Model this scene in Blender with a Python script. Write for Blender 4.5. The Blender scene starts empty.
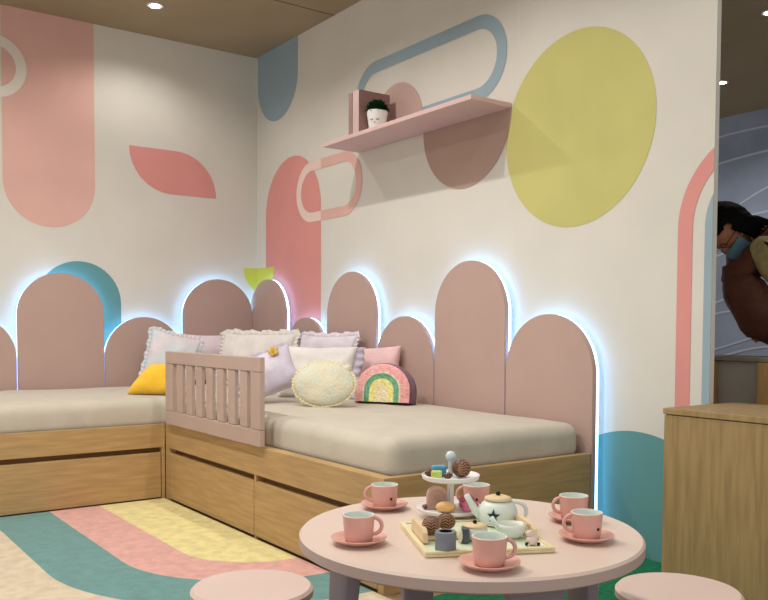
import bpy, bmesh, math, random
from mathutils import Vector, Matrix, noise
random.seed(7)
PI = math.pi
C = bpy.context.scene.collection
SC = bpy.context.scene

# ------------------------------------------------------------------ materials
def lin(c):
    return tuple(((v/255)/12.92 if v/255 <= .04045 else (((v/255)+.055)/1.055)**2.4) for v in c) + (1,)
MATS = {}
def mat(name, rgb, rough=.6, var=.04, scale=8, bump=0, bscale=120, spec=.3, emit=0, stretch=(1,1,1), coat=0, rgb2=None, sheen=0):
    if name in MATS: return MATS[name]
    m = bpy.data.materials.new(name); m.use_nodes = True
    nt = m.node_tree; b = nt.nodes['Principled BSDF']
    col = lin(rgb)
    b.inputs['Base Color'].default_value = col
    b.inputs['Roughness'].default_value = rough
    b.inputs['Specular IOR Level'].default_value = spec
    b.inputs['Coat Weight'].default_value = coat
    b.inputs['Sheen Weight'].default_value = sheen
    tc = nt.nodes.new('ShaderNodeTexCoord'); mp = nt.nodes.new('ShaderNodeMapping')
    mp.inputs['Scale'].default_value = stretch
    nt.links.new(tc.outputs['Object'], mp.inputs['Vector'])
    if var or rgb2:
        n = nt.nodes.new('ShaderNodeTexNoise'); n.inputs['Scale'].default_value = scale; n.inputs['Detail'].default_value = 5
        nt.links.new(mp.outputs[0], n.inputs['Vector'])
        r = nt.nodes.new('ShaderNodeValToRGB')
        a = tuple(max(0, c*(1-var*2.2)) for c in col[:3]) + (1,)
        z = tuple(min(1, c*(1+var*2.2)) for c in col[:3]) + (1,)
        if rgb2: a, z = col, lin(rgb2)
        r.color_ramp.elements[0].position = .35; r.color_ramp.elements[1].position = .65
        r.color_ramp.elements[0].color = a; r.color_ramp.elements[1].color = z
        nt.links.new(n.outputs['Fac'], r.inputs[0]); nt.links.new(r.outputs[0], b.inputs['Base Color'])
    if bump:
        n2 = nt.nodes.new('ShaderNodeTexNoise'); n2.inputs['Scale'].default_value = bscale; n2.inputs['Detail'].default_value = 4
        nt.links.new(mp.outputs[0], n2.inputs['Vector'])
        bp = nt.nodes.new('ShaderNodeBump'); bp.inputs['Strength'].default_value = bump; bp.inputs['Distance'].default_value = .01
        nt.links.new(n2.outputs['Fac'], bp.inputs['Height']); nt.links.new(bp.outputs[0], b.inputs['Normal'])
    if emit:
        b.inputs['Emission Color'].default_value = col; b.inputs['Emission Strength'].default_value = emit
    MATS[name] = m; return m

wall_white = mat('wall_white', (211,206,196), .75, .012, 3, .05, 60)
art_pink   = mat('art_light_pink', (216,172,162), .75, .015, 4)
art_coral  = mat('art_coral_pink', (214,144,138), .75, .015, 4)
art_blue   = mat('art_grey_blue', (146,166,176), .75, .015, 4)
art_teal   = mat('art_teal', (96,148,150), .7, .02, 4)
art_yellow = mat('art_mustard_yellow', (192,186,116), .75, .02, 4)
art_lime   = mat('art_lime', (200,200,84), .75, .02, 4)
art_mauve  = mat('art_mauve', (192,160,152), .75, .015, 4)
art_brown  = mat('art_rose_brown', (172,144,130), .75, .015, 4)
art_cream  = mat('art_cream', (222,214,204), .75, .01, 4)
seam_m     = mat('wall_seam', (219,214,204), .8, 0)
ceil_m     = mat('ceiling_tan', (158,142,114), .8, .03, 2, .05, 80)
seam_dark  = mat('ceiling_seam', (110,92,72), .8, 0)
floor_m    = mat('floor_vinyl', (150,128,100), .6, .06, 3, stretch=(1,8,1))
blue_wall  = mat('far_wall_blue', (150,160,182), .7, .05, 3)
line_m     = mat('far_wall_line', (190,200,216), .7, 0)
panel_m    = mat('headboard_rose', (182,154,144), .62, .012, 5, .04, 200)
led_blue   = mat('led_cool', (140,198,255), .5, 0, emit=6.5)
oak_m      = mat('oak', (182,149,102), .5, .05, 5, .05, 40, stretch=(1.2,1.2,14))
oakv_m     = mat('oak_upright', (156,130,88), .5, .06, 6, .05, 40, stretch=(12,12,1))
oakd_m     = mat('oak_shadow_gap', (120,84,50), .6, .03, 6)
oak_edge   = mat('oak_edge', (206,176,130), .5, .03, 6)
sheet_m    = mat('sheet', (194,186,170), .85, .02, 10, .25, 14, sheen=.2)
rail_m     = mat('guard_rose', (188,164,152), .5, .02, 6)
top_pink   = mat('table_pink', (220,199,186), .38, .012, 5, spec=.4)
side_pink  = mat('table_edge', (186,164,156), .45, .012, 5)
leg_m      = mat('leg_grey', (126,118,126), .5, .02, 5)
shelf_m    = mat('shelf_pink', (212,178,174), .6, .015, 5)
cup_m      = mat('cup_coral', (220,168,155), .35, .02, 30, spec=.5)
mint_m     = mat('mint_white', (220,228,220), .4, .01, 10, spec=.5)
cream_w    = mat('cream_wood', (228,214,170), .5, .03, 20)
tan_w      = mat('tan_wood', (226,200,160), .5, .03, 20)
dot_m      = mat('dark_dot', (70,34,32), .5, 0)
black_m    = mat('black', (22,20,20), .4, 0)
white_m    = mat('white_paint', (232,230,226), .4, .01, 10, spec=.5)

# ------------------------------------------------------------------ helpers
def obj(name, bm, m, parent=None, smooth=False, mats=None, recalc=True):
    if recalc: bmesh.ops.recalc_face_normals(bm, faces=bm.faces)
    me = bpy.data.meshes.new(name); bm.to_mesh(me); bm.free()
    for mm in (mats or [m]): me.materials.append(mm)
    if smooth:
        for p in me.polygons: p.use_smooth = True
        if smooth == 'auto':
            try: me.set_sharp_from_angle(angle=math.radians(38))
            except Exception: pass
    o = bpy.data.objects.new(name, me); C.objects.link(o)
    if parent: o.parent = parent
    return o
def tag(o, label, cat, group=None):
    o['label'] = label; o['category'] = cat
    if group: o['group'] = group
    return o
def thing(name, label, cat, loc=(0,0,0), rz=0, group=None, rot=None):
    o = bpy.data.objects.new(name, None); C.objects.link(o); o.empty_display_size = .05
    o.location = loc; o.rotation_euler = rot if rot else (0,0,rz)
    return tag(o, label, cat, group)
def struct(name, bm, m, mats=None, smooth=False):
    o = obj(name, bm, m, None, smooth, mats); o['kind'] = 'structure'; return o
def dup(root, loc, rz, label, name=None, rot=None):
    r = root.copy(); C.objects.link(r); r.location = loc; r.rotation_euler = rot if rot else (0,0,rz); r['label'] = label
    for ch in list(root.children):
        c = ch.copy(); C.objects.link(c); c.parent = r
        for g in ch.children:
            d = g.copy(); C.objects.link(d); d.parent = c
    return r
def box(bm, x0, x1, y0, y1, z0, z1, bev=0, mi=0, seg=2):
    r = bmesh.ops.create_cube(bm, size=1)
    vs = r['verts']
    for v in vs:
        v.co = Vector(((x0+x1)/2+v.co.x*(x1-x0), (y0+y1)/2+v.co.y*(y1-y0), (z0+z1)/2+v.co.z*(z1-z0)))
    fs = set(f for v in vs for f in v.link_faces)
    if bev:
        es = list(set(e for v in vs for e in v.link_edges))
        rr = bmesh.ops.bevel(bm, geom=es, offset=bev, segments=seg, affect='EDGES', profile=.5)
        fs = set(rr['faces']) | set(f for f in fs if f.is_valid)
    for f in fs: f.material_index = mi
    return fs
def B(): return bmesh.new()
def bxo(name, d, m, parent=None, bev=.003):
    bm = B(); box(bm, *d, bev=bev); return obj(name, bm, m, parent)
def lathe(bm, prof, n=40, cx=0, cy=0, mi=None, sx=1, sy=1):
    rings = []
    for r, z in prof:
        if r < 1e-6: rings.append([bm.verts.new((cx, cy, z))])
        else: rings.append([bm.verts.new((cx+r*sx*math.cos(2*PI*k/n), cy+r*sy*math.sin(2*PI*k/n), z)) for k in range(n)])
    for i in range(len(rings)-1):
        a, b = rings[i], rings[i+1]
        for k in range(n):
            k2 = (k+1) % n
            if len(a) == 1 and len(b) == 1: continue
            if len(a) == 1: f = bm.faces.new((a[0], b[k], b[k2]))
            elif len(b) == 1: f = bm.faces.new((a[k], a[k2], b[0]))
            else: f = bm.faces.new((a[k], a[k2], b[k2], b[k]))
            f.material_index = mi[i] if mi else 0
def tube(bm, pts, r, n=10, mi=0, cap=True):
    pts = [Vector(p) for p in pts]; rs = r if isinstance(r, (list, tuple)) else [r]*len(pts)
    rings = []; up = Vector((0,0,1))
    t0 = (pts[1]-pts[0]).normalized()
    if abs(t0.dot(up)) > .9: up = Vector((1,0,0))
    nrm = (up - t0*up.dot(t0)).normalized()
    for i, p in enumerate(pts):
        t = (pts[min(i+1, len(pts)-1)]-pts[max(i-1, 0)]).normalized()
        nrm = (nrm - t*nrm.dot(t)).normalized(); bn = t.cross(nrm)
        rings.append([bm.verts.new(p+(nrm*math.cos(2*PI*k/n)+bn*math.sin(2*PI*k/n))*rs[i]) for k in range(n)])
    for i in range(len(rings)-1):
        for k in range(n):
            f = bm.faces.new((rings[i][k], rings[i][(k+1)%n], rings[i+1][(k+1)%n], rings[i+1][k])); f.material_index = mi
    if cap:
        for rg in (rings[0], rings[-1]):
            f = bm.faces.new(rg); f.material_index = mi
def sphere(bm, c, r, sc=(1,1,1), mi=0, u=24, v=14):
    rr = bmesh.ops.create_uvsphere(bm, u_segments=u, v_segments=v, radius=r)
    for vt in rr['verts']: vt.co = Vector((c[0]+vt.co.x*sc[0], c[1]+vt.co.y*sc[1], c[2]+vt.co.z*sc[2]))
    for f in set(f for vt in rr['verts'] for f in vt.link_faces): f.material_index = mi
def arc(cx, cz, r, a0, a1, n=24):
    return [(cx+r*math.cos(math.radians(a0+(a1-a0)*i/n)), cz+r*math.sin(math.radians(a0+(a1-a0)*i/n))) for i in range(n+1)]

# ------------------------------------------------------------------ camera
cam = bpy.data.cameras.new('camera'); co = bpy.data.objects.new('camera', cam); C.objects.link(co)
yaw, pitch, roll, f_px, py_ = 2.5187, -.0415, .0048, 844.1254, 363.0591
fw = Vector((math.cos(yaw)*math.cos(pitch), math.sin(yaw)*math.cos(pitch), math.sin(pitch)))
r_ = Vector((math.sin(yaw), -math.cos(yaw), 0)); u_ = r_.cross(fw)
r2 = r_*math.cos(roll)+u_*math.sin(roll); u2 = -r_*math.sin(roll)+u_*math.cos(roll)
M4 = Matrix((( r2.x, u2.x, -fw.x, 4.7317), (r2.y, u2.y, -fw.y, -2.426), (r2.z, u2.z, -fw.z, .8014), (0,0,0,1)))
co.matrix_world = M4
cam.sensor_width = 36; cam.lens = 36*f_px/768; cam.shift_y = (py_-300)/768; cam.clip_start = .05
SC.camera = co

# ------------------------------------------------------------------ murals on the walls
H = 2.452
XE = 3.146
class Wall:
    """flat painted shapes lie a fraction of a millimetre proud of the board, layer over layer"""
    def __init__(s, put, lim): s.bm = B(); s.put = put; s.lim = lim; s.mats = []; s.n = 0
    def mi(s, m):
        if m not in s.mats: s.mats.append(m)
        return s.mats.index(m)
    def clip(s, poly, x0, x1, z0, z1):
        def cut(P, ax, v, sg):
            out = []
            for i in range(len(P)):
                a, b = P[i-1], P[i]; da, db = (a[ax]-v)*sg, (b[ax]-v)*sg
                if (da >= 0) != (db >= 0):
                    t = da/(da-db); out.append((a[0]+(b[0]-a[0])*t, a[1]+(b[1]-a[1])*t))
                if db >= 0: out.append(b)
            return out
        for ax, v, sg in ((0,x0,1),(0,x1,-1),(1,z0,1),(1,z1,-1)):
            if poly: poly = cut(poly, ax, v, sg)
        return poly
    def layer(s): s.n += 1
    def poly(s, P, m, lim=None):
        x0, x1, z0, z1 = s.lim
        if lim: x0, x1, z0, z1 = max(x0,lim[0]), min(x1,lim[1]), max(z0,lim[2]), min(z1,lim[3])
        P = s.clip(P, x0, x1, z0, z1)
        if len(P) < 3: return
        vs = [s.bm.verts.new(s.put(a, b, .0005+.0005*s.n)) for a, b in P]
        try: f = s.bm.faces.new(vs); f.material_index = s.mi(m)
        except ValueError: pass
    def band(s, outer, inner, m, closed=True, lim=None):
        n = len(outer)
        for i in range(n if closed else n-1):
            j = (i+1) % n
            s.poly([outer[i], outer[j], inner[j], inner[i]], m, lim)
def stadium(x0, x1, z0, z1):
    w, h = x1-x0, z1-z0
    if w >= h:
        r = h/2; c = (z0+z1)/2
        return arc(x1-r, c, r, -90, 90) + arc(x0+r, c, r, 90, 270)
    r = w/2; c = (x0+x1)/2
    return arc(c, z1-r, r, 0, 180) + arc(c, z0+r, r, 180, 360)

# left wall: s = -y
WL = Wall(lambda s, z, o: (o, -s, z), (0, 3.6, 0, H)); WL.mi(wall_white)
box(WL.bm, -.05, 0, -3.6, .05, 0, H)
for s in (.56, 1.78, 3.0): WL.poly([(s,0),(s+.0015,0),(s+.0015,H),(s,H)], seam_m)
WL.layer(); WL.poly(stadium(.991, 1.463, 1.332, 3.2), art_pink)
WL.poly([(.799,1.822)] + arc(.523,1.572,.25,90,180,20) + [(.273,1.570)] + arc(.549,1.820,.25,270,360,20), art_coral)
WL.poly(stadium(.852, 1.307, .3, 1.158), art_teal)
WL.poly([(0,1.166)] + arc(-.066,1.166,.158,0,-65.3,16), art_lime)
WL.layer(); o1 = arc(1.5,2.138,.16,0,360,48)[:-1]; i1 = arc(1.5,2.138,.108,0,360,48)[:-1]; WL.band(o1, i1, art_cream)
struct('wall_left', WL.bm, None, WL.mats)

# right wall: s = x
WR = Wall(lambda s, z, o: (s, -o, z), (0, XE, 0, H)); WR.mi(wall_white)
box(WR.bm, 0, XE, 0, .022, 0, H)
for s in (1.05, 2.262): WR.poly([(s,0),(s+.003,0),(s+.003,H),(s,H)], seam_m)
WR.layer()
WR.poly(stadium(.016, .505, 2.023, 3.2), art_blue)
WR.poly(stadium(.118, .758, -.5, 1.786), art_coral)
WR.poly(arc(2.563,1.545,.362,0,360,64)[:-1], art_yellow)
WR.poly(arc(2.86,.0,.445,0,180,48), art_teal)
WR.layer()
def arch_pts(cx, cz, r, zb): return [(cx-r, zb)] + arc(cx, cz, r, 180, 0, 48) + [(cx+r, zb)]
for ro, ri, m in ((.307,.252,art_coral), (.207,.125,art_blue)):
    WR.band(arch_pts(3.325,1.13,ro,0), arch_pts(3.325,1.13,ri,0), m, False)
WR.layer()
WR.poly([(0,1.166)] + arc(.066,1.166,.158,0,-114.7,24), art_lime)
so, si = stadium(1.092,2.200,1.757,2.117), stadium(1.152,2.142,1.815,2.060)
WR.band(so, si, art_blue)
ro_, ri_ = stadium(.492,1.158,1.388,1.722), stadium(.545,1.103,1.440,1.670)
WR.band(ro_, ri_, mat('art_pale_pink', (226,202,192), .75, .01, 4), lim=(0,.758,0,9)); WR.band(ro_, ri_, art_pink, lim=(.758,9,0,9))
WR.layer(); WR.poly(arc(1.945,1.694,.287,180,360,40), art_brown, (0,9,0,1.694)); WR.poly(arc(1.452,1.768,.200,0,360,48)[:-1], art_mauve, (0,9,1.70,9))
struct('wall_right', WR.bm, None, WR.mats)

# ceiling with board seams, floor
bm = B(); box(bm, -1.5, 6.0, -4.4, 3.7, H, H+.05)
for x in (-.35, .89, 2.13, 3.37, 4.6): box(bm, x-.003, x+.003, -4.4, 0, H-.002, H+.001, mi=1)
struct('ceiling', bm, None, [ceil_m, seam_dark])
bm = B(); box(bm, -1.5, 6.0, -4.4, 3.7, -.05, 0); struct('floor', bm, floor_m)

# far wall beyond the booth with wave lines
WB = Wall(lambda s, z, o: (s, 3.6-o, z), (-1.5, 6.0, 0, H)); WB.mi(blue_wall)
box(WB.bm, -1.5, 6.0, 3.6, 3.65, 0, H); WB.layer()
def wave(cx, cz, a, b, ph, t=.008):
    WB.layer(); P = []
    for k in range(61):
        x = -1.2 + k*.07
        z = cz + a*math.cos((x-cx)*b) + .06*math.sin(x*3.1+ph)
        P.append((x, z))
    WB.band([(x, z+t) for x, z in P], [(x, z-t) for x, z in P], line_m, False)
for cz, a, b, cx, ph in ((2.18,.2,1.5,1.55,0),(1.98,.24,1.5,1.6,.2),(1.66,.32,2.4,1.5,.4),(1.56,.2,1.7,1.45,.8),(1.34,.24,1.9,1.5,1.1),(1.08,.22,2.1,1.62,1.5),
                         (.82,.2,2.2,1.3,.5),(.66,.2,2.2,1.5,1.2),(.5,.2,2.3,1.2,2.0),(.34,.15,2.3,1.4,2.5)):
    wave(cx, cz, a, b, ph)
struct('wall_back', WB.bm, None, WB.mats)

# ------------------------------------------------------------------ headboard panels
PW = .453
def panel(name_label, w, ztop, place, zlo=.4):
    """place: (empty location, rotation z); local x along wall, local -y into the room"""
    t = thing('headboard_panel', name_label, 'headboard', place[0], place[1], 'arched headboard panels along both walls')
    r = w/2-.002; zc = ztop-r
    out = [(-r, .02)] + arc(0, zc, r, 180, 0, 40) + [(r, .02)]
    bm = B()
    a = [bm.verts.new((x, -.055, z)) for x, z in out]; b = [bm.verts.new((x, -.036, z)) for x, z in out]
    ff = bm.faces.new(a); bm.faces.new(b[::-1])
    for i in range(len(out)):
        j = (i+1) % len(out); bm.faces.new((a[i], b[i], b[j], a[j]))
    bmesh.ops.recalc_face_normals(bm, faces=bm.faces)
    bmesh.ops.bevel(bm, geom=[e for e in ff.edges], offset=.002, segments=2, affect='EDGES')
    obj('panel', bm, panel_m, t)
    # light strip around the back of the panel
    ri = r-.001; o2 = [(-ri, zlo)] + arc(0, zc, ri, 180, 0, 40) + [(ri, zlo)]
    i2 = [(-ri+.006, zlo)] + arc(0, zc, ri-.006, 180, 0, 40) + [(ri-.006, zlo)]
    bm = B()
    def strip(P, Q):
        n = len(P); V = []
        for (x, z), (x2, z2) in zip(P, Q):
            V.append([bm.verts.new((x, -.0355, z)), bm.verts.new((x, -.022, z)), bm.verts.new((x2, -.022, z2)), bm.verts.new((x2, -.0355, z2))])
        for i in range(n-1):
            for k in range(4):
                bm.faces.new((V[i][k], V[i+1][k], V[i+1][(k+1)%4], V[i][(k+1)%4]))
    strip(o2, i2)
    obj('led_strip', bm, led_blue, t)
    bm = B()   # timber batten that carries the panel off the wall
    box(bm, -r*.5, r*.5, -.0355, -.001, .1, zc)
    obj('batten', bm, oak_m, t)
    return t
# left wall, from the corner outward
TALL, LOW = 1.087, .857
for k, (zt, lab) in enumerate([(TALL,'tall rose arched headboard panel beside the corner, on the left wall behind the guard rail'),
                               (LOW,'low rose arched headboard panel on the left wall behind the floral pillow'),
                               (TALL,'tall rose arched headboard panel in front of the teal painted arch'),
                               (LOW,'low rose arched headboard panel cut by the left edge of the photo')]):
    panel(lab, PW, zt, ((0, -.056-PW*(k+.5), 0), PI/2))
for k, (zt, lab) in enumerate([(TALL,'tall rose arched headboard panel on the right wall, touching the corner'),
                               (LOW,'lowest-looking small rose arched headboard panel above the grey lavender pillow'),
                               (TALL,'tall rose arched headboard panel above the plain pink cushion'),
                               (LOW,'low rose arched headboard panel just behind the rainbow cushion'),
                               (TALL,'tall rose arched headboard panel between the rainbow cushion and the bed end'),
                               (LOW,'rose arched headboard panel at the open right end of the bed, beside the teal circle')]):
    panel(lab, PW, zt, ((PW*(k+.5), 0, 0), 0), .03 if k == 5 else .4)

# ------------------------------------------------------------------ beds
BW = .973; HB = .354; XL = 2.712
# left bed (runs out of frame to the left)
t = thing('storage_bed', 'oak storage bed under the left wall with one long drawer front', 'bed', (0,0,0), group='oak storage beds')
YN = -2.75
bm = B(); box(bm, .960, BW, YN, -.975, .245, HB, .002); box(bm, .93, BW-.002, -.992, -.975, 0, .245)
box(bm, .07, .93, YN, YN+.03, 0, HB, .002)
obj('frame', bm, oak_m, t)
bm = B(); box(bm, .07, .959, YN+.03, -.08, .30, .325); obj('slat_base', bm, oak_m, t)
bm = B(); box(bm, .90, .945, YN, -.98, .005, .245); obj('drawer_recess', bm, oakd_m, t)
bxo('drawer', (.945, BW, YN+.03, -.996, .012, .222), oak_m, t, .002)
# right bed
t = thing('storage_bed', 'oak storage bed under the right wall, guard rail on its side', 'bed', (0,0,0), group='oak storage beds')
bm = B(); box(bm, BW, XL-.001, -BW, -.93, .245, HB, .002)
box(bm, BW, 1.016, -BW+.001, -.93, 0, .245); box(bm, 1.868, 1.884, -BW+.002, -.93, 0, .245); box(bm, 2.68, XL-.001, -BW+.001, -.93, 0, .245)
obj('frame', bm, oak_m, t)
bxo('end_board', (2.685, XL, -.93, -.058, 0, HB), oak_m, t, .002)
bm = B(); box(bm, .99, 2.685, -.93, -.08, .30, .325); obj('slat_base', bm, oak_m, t)
bm = B(); box(bm, 1.0, 2.684, -.94, -.90, .005, .245); obj('drawer_recess', bm, oakd_m, t)
bxo('drawer', (1.019, 1.865, -BW, -.941, .012, .222), oak_m, t, .002)
bxo('drawer', (1.887, 2.677, -BW, -.941, .012, .222), oak_m, t, .002)

def mattress(name, x0, x1, y0, y1, z0, z1, label):
    bm = B()
    box(bm, x0, x1, y0, y1, z0, z1)
    bmesh.ops.bevel(bm, geom=[e for e in bm.edges], offset=.045, segments=5, affect='EDGES', profile=.5)
    bmesh.ops.triangulate(bm, faces=[f for f in bm.faces if len(f.verts) > 4])
    bmesh.ops.subdivide_edges(bm, edges=[e for e in bm.edges if e.calc_length() > .3], cuts=14, use_grid_fill=True)
    for v in bm.verts:
        n = noise.noise(Vector((v.co.x*3, v.co.y*3, v.co.z*2)))*.006 + noise.noise(v.co*11)*.0025
        ed = min(v.co.x-x0, x1-v.co.x, v.co.y-y0, y1-v.co.y)
        if v.co.z > (z0+z1)/2: v.co.z += n + .012*min(1, max(0, ed)/.25) - .006
        else: v.co.x += n*.3
    return tag(obj(name, bm, sheet_m, None, True), label, 'mattress', 'fitted beige mattresses')
mattress('mattress', .075, .957, -2.70, -.075, .326, .474, 'beige sheeted mattress on the bed along the left wall')
mattress('mattress', .962, 2.682, -.925, -.072, .326, .468, 'beige sheeted mattress on the bed along the right wall')

# guard rail
t = thing('bed_guard_rail', 'rose painted slatted guard rail on the side of the bed near the corner', 'guard rail', (1.036, -.986, .345))
W = .927; Z0, Z1 = .0, .347
bxo('top_rail', (.0, W, -.011, .011, Z1-.055, Z1), rail_m, t, .003)
bxo('bottom_rail', (.0, W, -.011, .011, .016, .078), rail_m, t, .003)
bxo('post', (0, .085, -.0105, .0105, .079, Z1-.056), rail_m, t, .002)
bxo('post', (W-.075, W, -.0105, .0105, .079, Z1-.056), rail_m, t, .002)
for k in range(7):
    c = .16 + k*.1045
    bxo('slat', (c-.031, c+.031, -.008, .008, .079, Z1-.056), rail_m, t, .002)

# ------------------------------------------------------------------ pillows
def V(name, rgb, **k): return mat(name, rgb, k.pop('rough', .9), sheen=.3, **k)
pil_white = V('pillow_white_floral', (218,212,208), var=.02, scale=14, bump=.5, bscale=26)
pil_blue  = V('pillow_blue_floral', (200,212,218), rgb2=(222,208,212), scale=9, bump=.4, bscale=30)
pil_lav   = V('pillow_lavender', (214,206,214), var=.05, scale=8, bump=.4, bscale=22)
pil_pale  = V('pillow_pale_pink', (222,208,214), var=.03, scale=9, bump=.4, bscale=22)
pil_pink  = V('cushion_pink', (224,186,186), var=.02, scale=20, bump=.2, bscale=60)
pil_yel   = V('cushion_yellow', (240,190,52), var=.02, scale=20, bump=.3, bscale=40)
pil_cream = V('cushion_cream', (218,208,178), rgb2=(210,214,196), scale=18, bump=.6, bscale=90)
ruf_gray  = V('ruffle_lavender_grey', (186,176,190), var=.05, scale=20, bump=.4, bscale=60)
gold_m    = mat('gold_flower', (196,160,70), .6, .1, 60)
def pillow_bm(w, h, t, shape='rect', N=22, wr=.006, seed=0):
    bm = B(); top = {}; bot = {}
    def P(u, v, s):
        if shape == 'round':
            uu = u*math.sqrt(1-v*v/2); vv = v*math.sqrt(1-u*u/2); d = max(0, 1-(uu*uu+vv*vv)); th = d**.42
        elif shape == 'dome':
            vv = v; uu = u*(1-.60*((v+1)/2)**1.3)+.12*(v+1)/2; d = max(0, (1-u*u)*(1-v*v)); th = d**.38
        else:
            uu = u*(1-.07*(1-v*v)); vv = v*(1-.08*(1-u*u)); d = max(0, (1-u*u)*(1-v*v)); th = d**.36
        x, z = uu*w/2, (vv+1)*h/2
        n = noise.noise(Vector((x*14+seed, z*14, s*3)))*wr*2 + noise.noise(Vector((x*40+seed, z*40, s*3)))*wr*.6
        return (x, s*(th*t/2) + (n if th > 0 else 0)*min(1, th*2), z)
    for i in range(N+1):
        for j in range(N+1):
            u, v = math.sin((i/N*2-1)*PI/2), math.sin((j/N*2-1)*PI/2)
            top[i,j] = bm.verts.new(P(u, v, -1))
            bot[i,j] = top[i,j] if i in (0,N) or j in (0,N) else bm.verts.new(P(u, v, 1))
    for i in range(N):
        for j in range(N):
            bm.faces.new((top[i,j], top[i+1,j], top[i+1,j+1], top[i,j+1]))
            try: bm.faces.new((bot[i,j], bot[i,j+1], bot[i+1,j+1], bot[i+1,j]))
            except ValueError: pass
    return bm
def ruffle_bm(w, h, depth, shape='rect', amp=.008, waves=60, sides=(1,1,1,1)):
    """outline strip that undulates"""
    bm = B(); pts = []
    if shape == 'round':
        for k in range(240): a = 2*PI*k/240; pts.append((w/2*math.cos(a), h/2+h/2*math.sin(a), math.cos(a), math.sin(a), True))
    else:
        n = 60
        for k in range(n): u = -1+2*k/n; pts.append((u*w/2, h/2*(1-(1-.08*(1-u*u))), 0, -1, sides[0]))
        for k in range(n): v = -1+2*k/n; pts.append((w/2*(1-.07*(1-v*v)), (v+1)*h/2, 1, 0, sides[1]))
        for k in range(n): u = 1-2*k/n; pts.append((u*w/2, h/2*(1+(1-.08*(1-u*u))), 0, 1, sides[2]))
        for k in range(n): v = 1-2*k/n; pts.append((-w/2*(1-.07*(1-v*v)), (v+1)*h/2, -1, 0, sides[3]))
    N = len(pts); I = []; O = []; Mm = []
    for k, (x, z, nx, nz, on) in enumerate(pts):
        a = 2*PI*k*waves/N; d = depth*(1+.18*math.sin(a*.37+1))
        I.append(bm.verts.new((x-nx*.004, 0, z-nz*.004)))
        Mm.append(bm.verts.new((x+nx*d*.5, amp*.6*math.sin(a), z+nz*d*.5)))
        O.append(bm.verts.new((x+nx*d, amp*math.sin(a+.5), z+nz*d)))
    for k in range(N):
        j = (k+1) % N
        if not (pts[k][4] and pts[j][4]): continue
        bm.faces.new((I[k], I[j], Mm[j], Mm[k])); bm.faces.new((Mm[k], Mm[j], O[j], O[k]))
    bmesh.ops.delete(bm, geom=[v for v in bm.verts if not v.link_faces], context='VERTS')
    bmesh.ops.solidify(bm, geom=bm.faces[:], thickness=.0018)
    return bm
def cushion(name, label, w, h, t, loc, yaw, lean, m, shape='rect', tilt=0, ruffle=None, seed=0, cat='pillow', wr=.006):
    if ruffle and (len(ruffle) < 5 or ruffle[4][0]): loc = (loc[0], loc[1], loc[2]+ruffle[0]*.9)
    e = thing(name, label, cat, loc)
    e.matrix_world = Matrix.Translation(loc) @ Matrix.Rotation(math.radians(yaw), 4, 'Z') @ Matrix.Rotation(math.radians(-lean), 4, 'X') @ Matrix.Rotation(math.radians(tilt), 4, 'Y')
    obj('cover', pillow_bm(w, h, t, shape, wr=wr*1.5, seed=seed), m, e, True)
    if ruffle:
        obj('ruffle', ruffle_bm(w, h, ruffle[0], 'round' if shape == 'round' else 'rect', ruffle[2] if len(ruffle) > 2 else .007, ruffle[3] if len(ruffle) > 3 else 46, ruffle[4] if len(ruffle) > 4 else (1,1,1,1)), ruffle[1], e, True)
    return e
ZM = .478
# leaning on the left wall
c2 = cushion('frilled_pillow', 'pale blue floral frilled pillow with a pink flower behind the yellow cushion', .27, .27, .10, (.29,-.70,ZM+.01), 76, 14, pil_blue, tilt=14, ruffle=(.02, pil_blue), seed=3)
bm = B()
for k in range(7):
    a = 2*PI*k/7; sphere(bm, (.045+.020*math.cos(a), -.054, .105+.020*math.sin(a)), .014, (1,.35,1), u=12, v=8)
sphere(bm, (.045,-.060,.105), .012, (1,.4,1), u=12, v=8)
obj('flower', bm, V('flower_pink', (214,160,172), var=.08, scale=60), c2, True)
cushion('pillow', 'plain pale pink-lavender pillow against the left headboard, mostly behind the guard rail', .36, .285, .11, (.16,-.375,ZM+.004), 82, 10, pil_pale, seed=5)
# corner
cushion('frilled_pillow', 'large white frilled pillow standing across the corner', .50, .275, .12, (.60,-.345,ZM), 24, 16, pil_white, ruffle=(.028, pil_white, .009, 50), seed=8)
cushion('frilled_pillow', 'long grey-lavender pillow with frilled ends against the right headboard', .48, .27, .11, (1.05,-.175,ZM), 4, 10, pil_lav, ruffle=(.022, pil_lav, .007, 50), seed=12)
cushion('ruffled_pillow', 'white pillow with gathered lavender ends behind the round cushion', .37, .25, .12, (1.385,-.42,ZM), 36, 20, pil_white, ruffle=(.045, ruf_gray, .010, 26, (0,1,0,0)), seed=21)
cushion('cushion', 'plain dusty pink cushion behind the rainbow cushion', .33, .24, .09, (1.465,-.165,ZM), 14, 12, pil_pink, tilt=-3, seed=31, wr=.003)
c7 = cushion('folded_pillow', 'white and lavender folded pillow with a gold flower beside the guard rail', .27, .20, .12, (1.50,-.69,ZM+.036), 50, 26, V('pillow_white_lavender', (220,212,220), rgb2=(186,178,200), scale=6, bump=.5, bscale=18), tilt=-24, seed=37, ruffle=(.02, ruf_gray, .008, 30, (0,0,1,1)))
bm = B()
for k in range(5):
    a = 2*PI*k/5+.3; sphere(bm, (.065+.013*math.cos(a), -.056, .165+.013*math.sin(a)), .011, (1,.5,1), u=12, v=8)
sphere(bm, (.065,-.060,.165), .008, (1,.6,1), u=12, v=8)
obj('flower', bm, gold_m, c7, True)
cushion('cushion', 'mustard yellow cushion lying by the guard rail on the left bed', .28, .150, .11, (.825,-.955,ZM+.004), 60, 24, pil_yel, 'dome', seed=41, cat='cushion', wr=.003)
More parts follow.
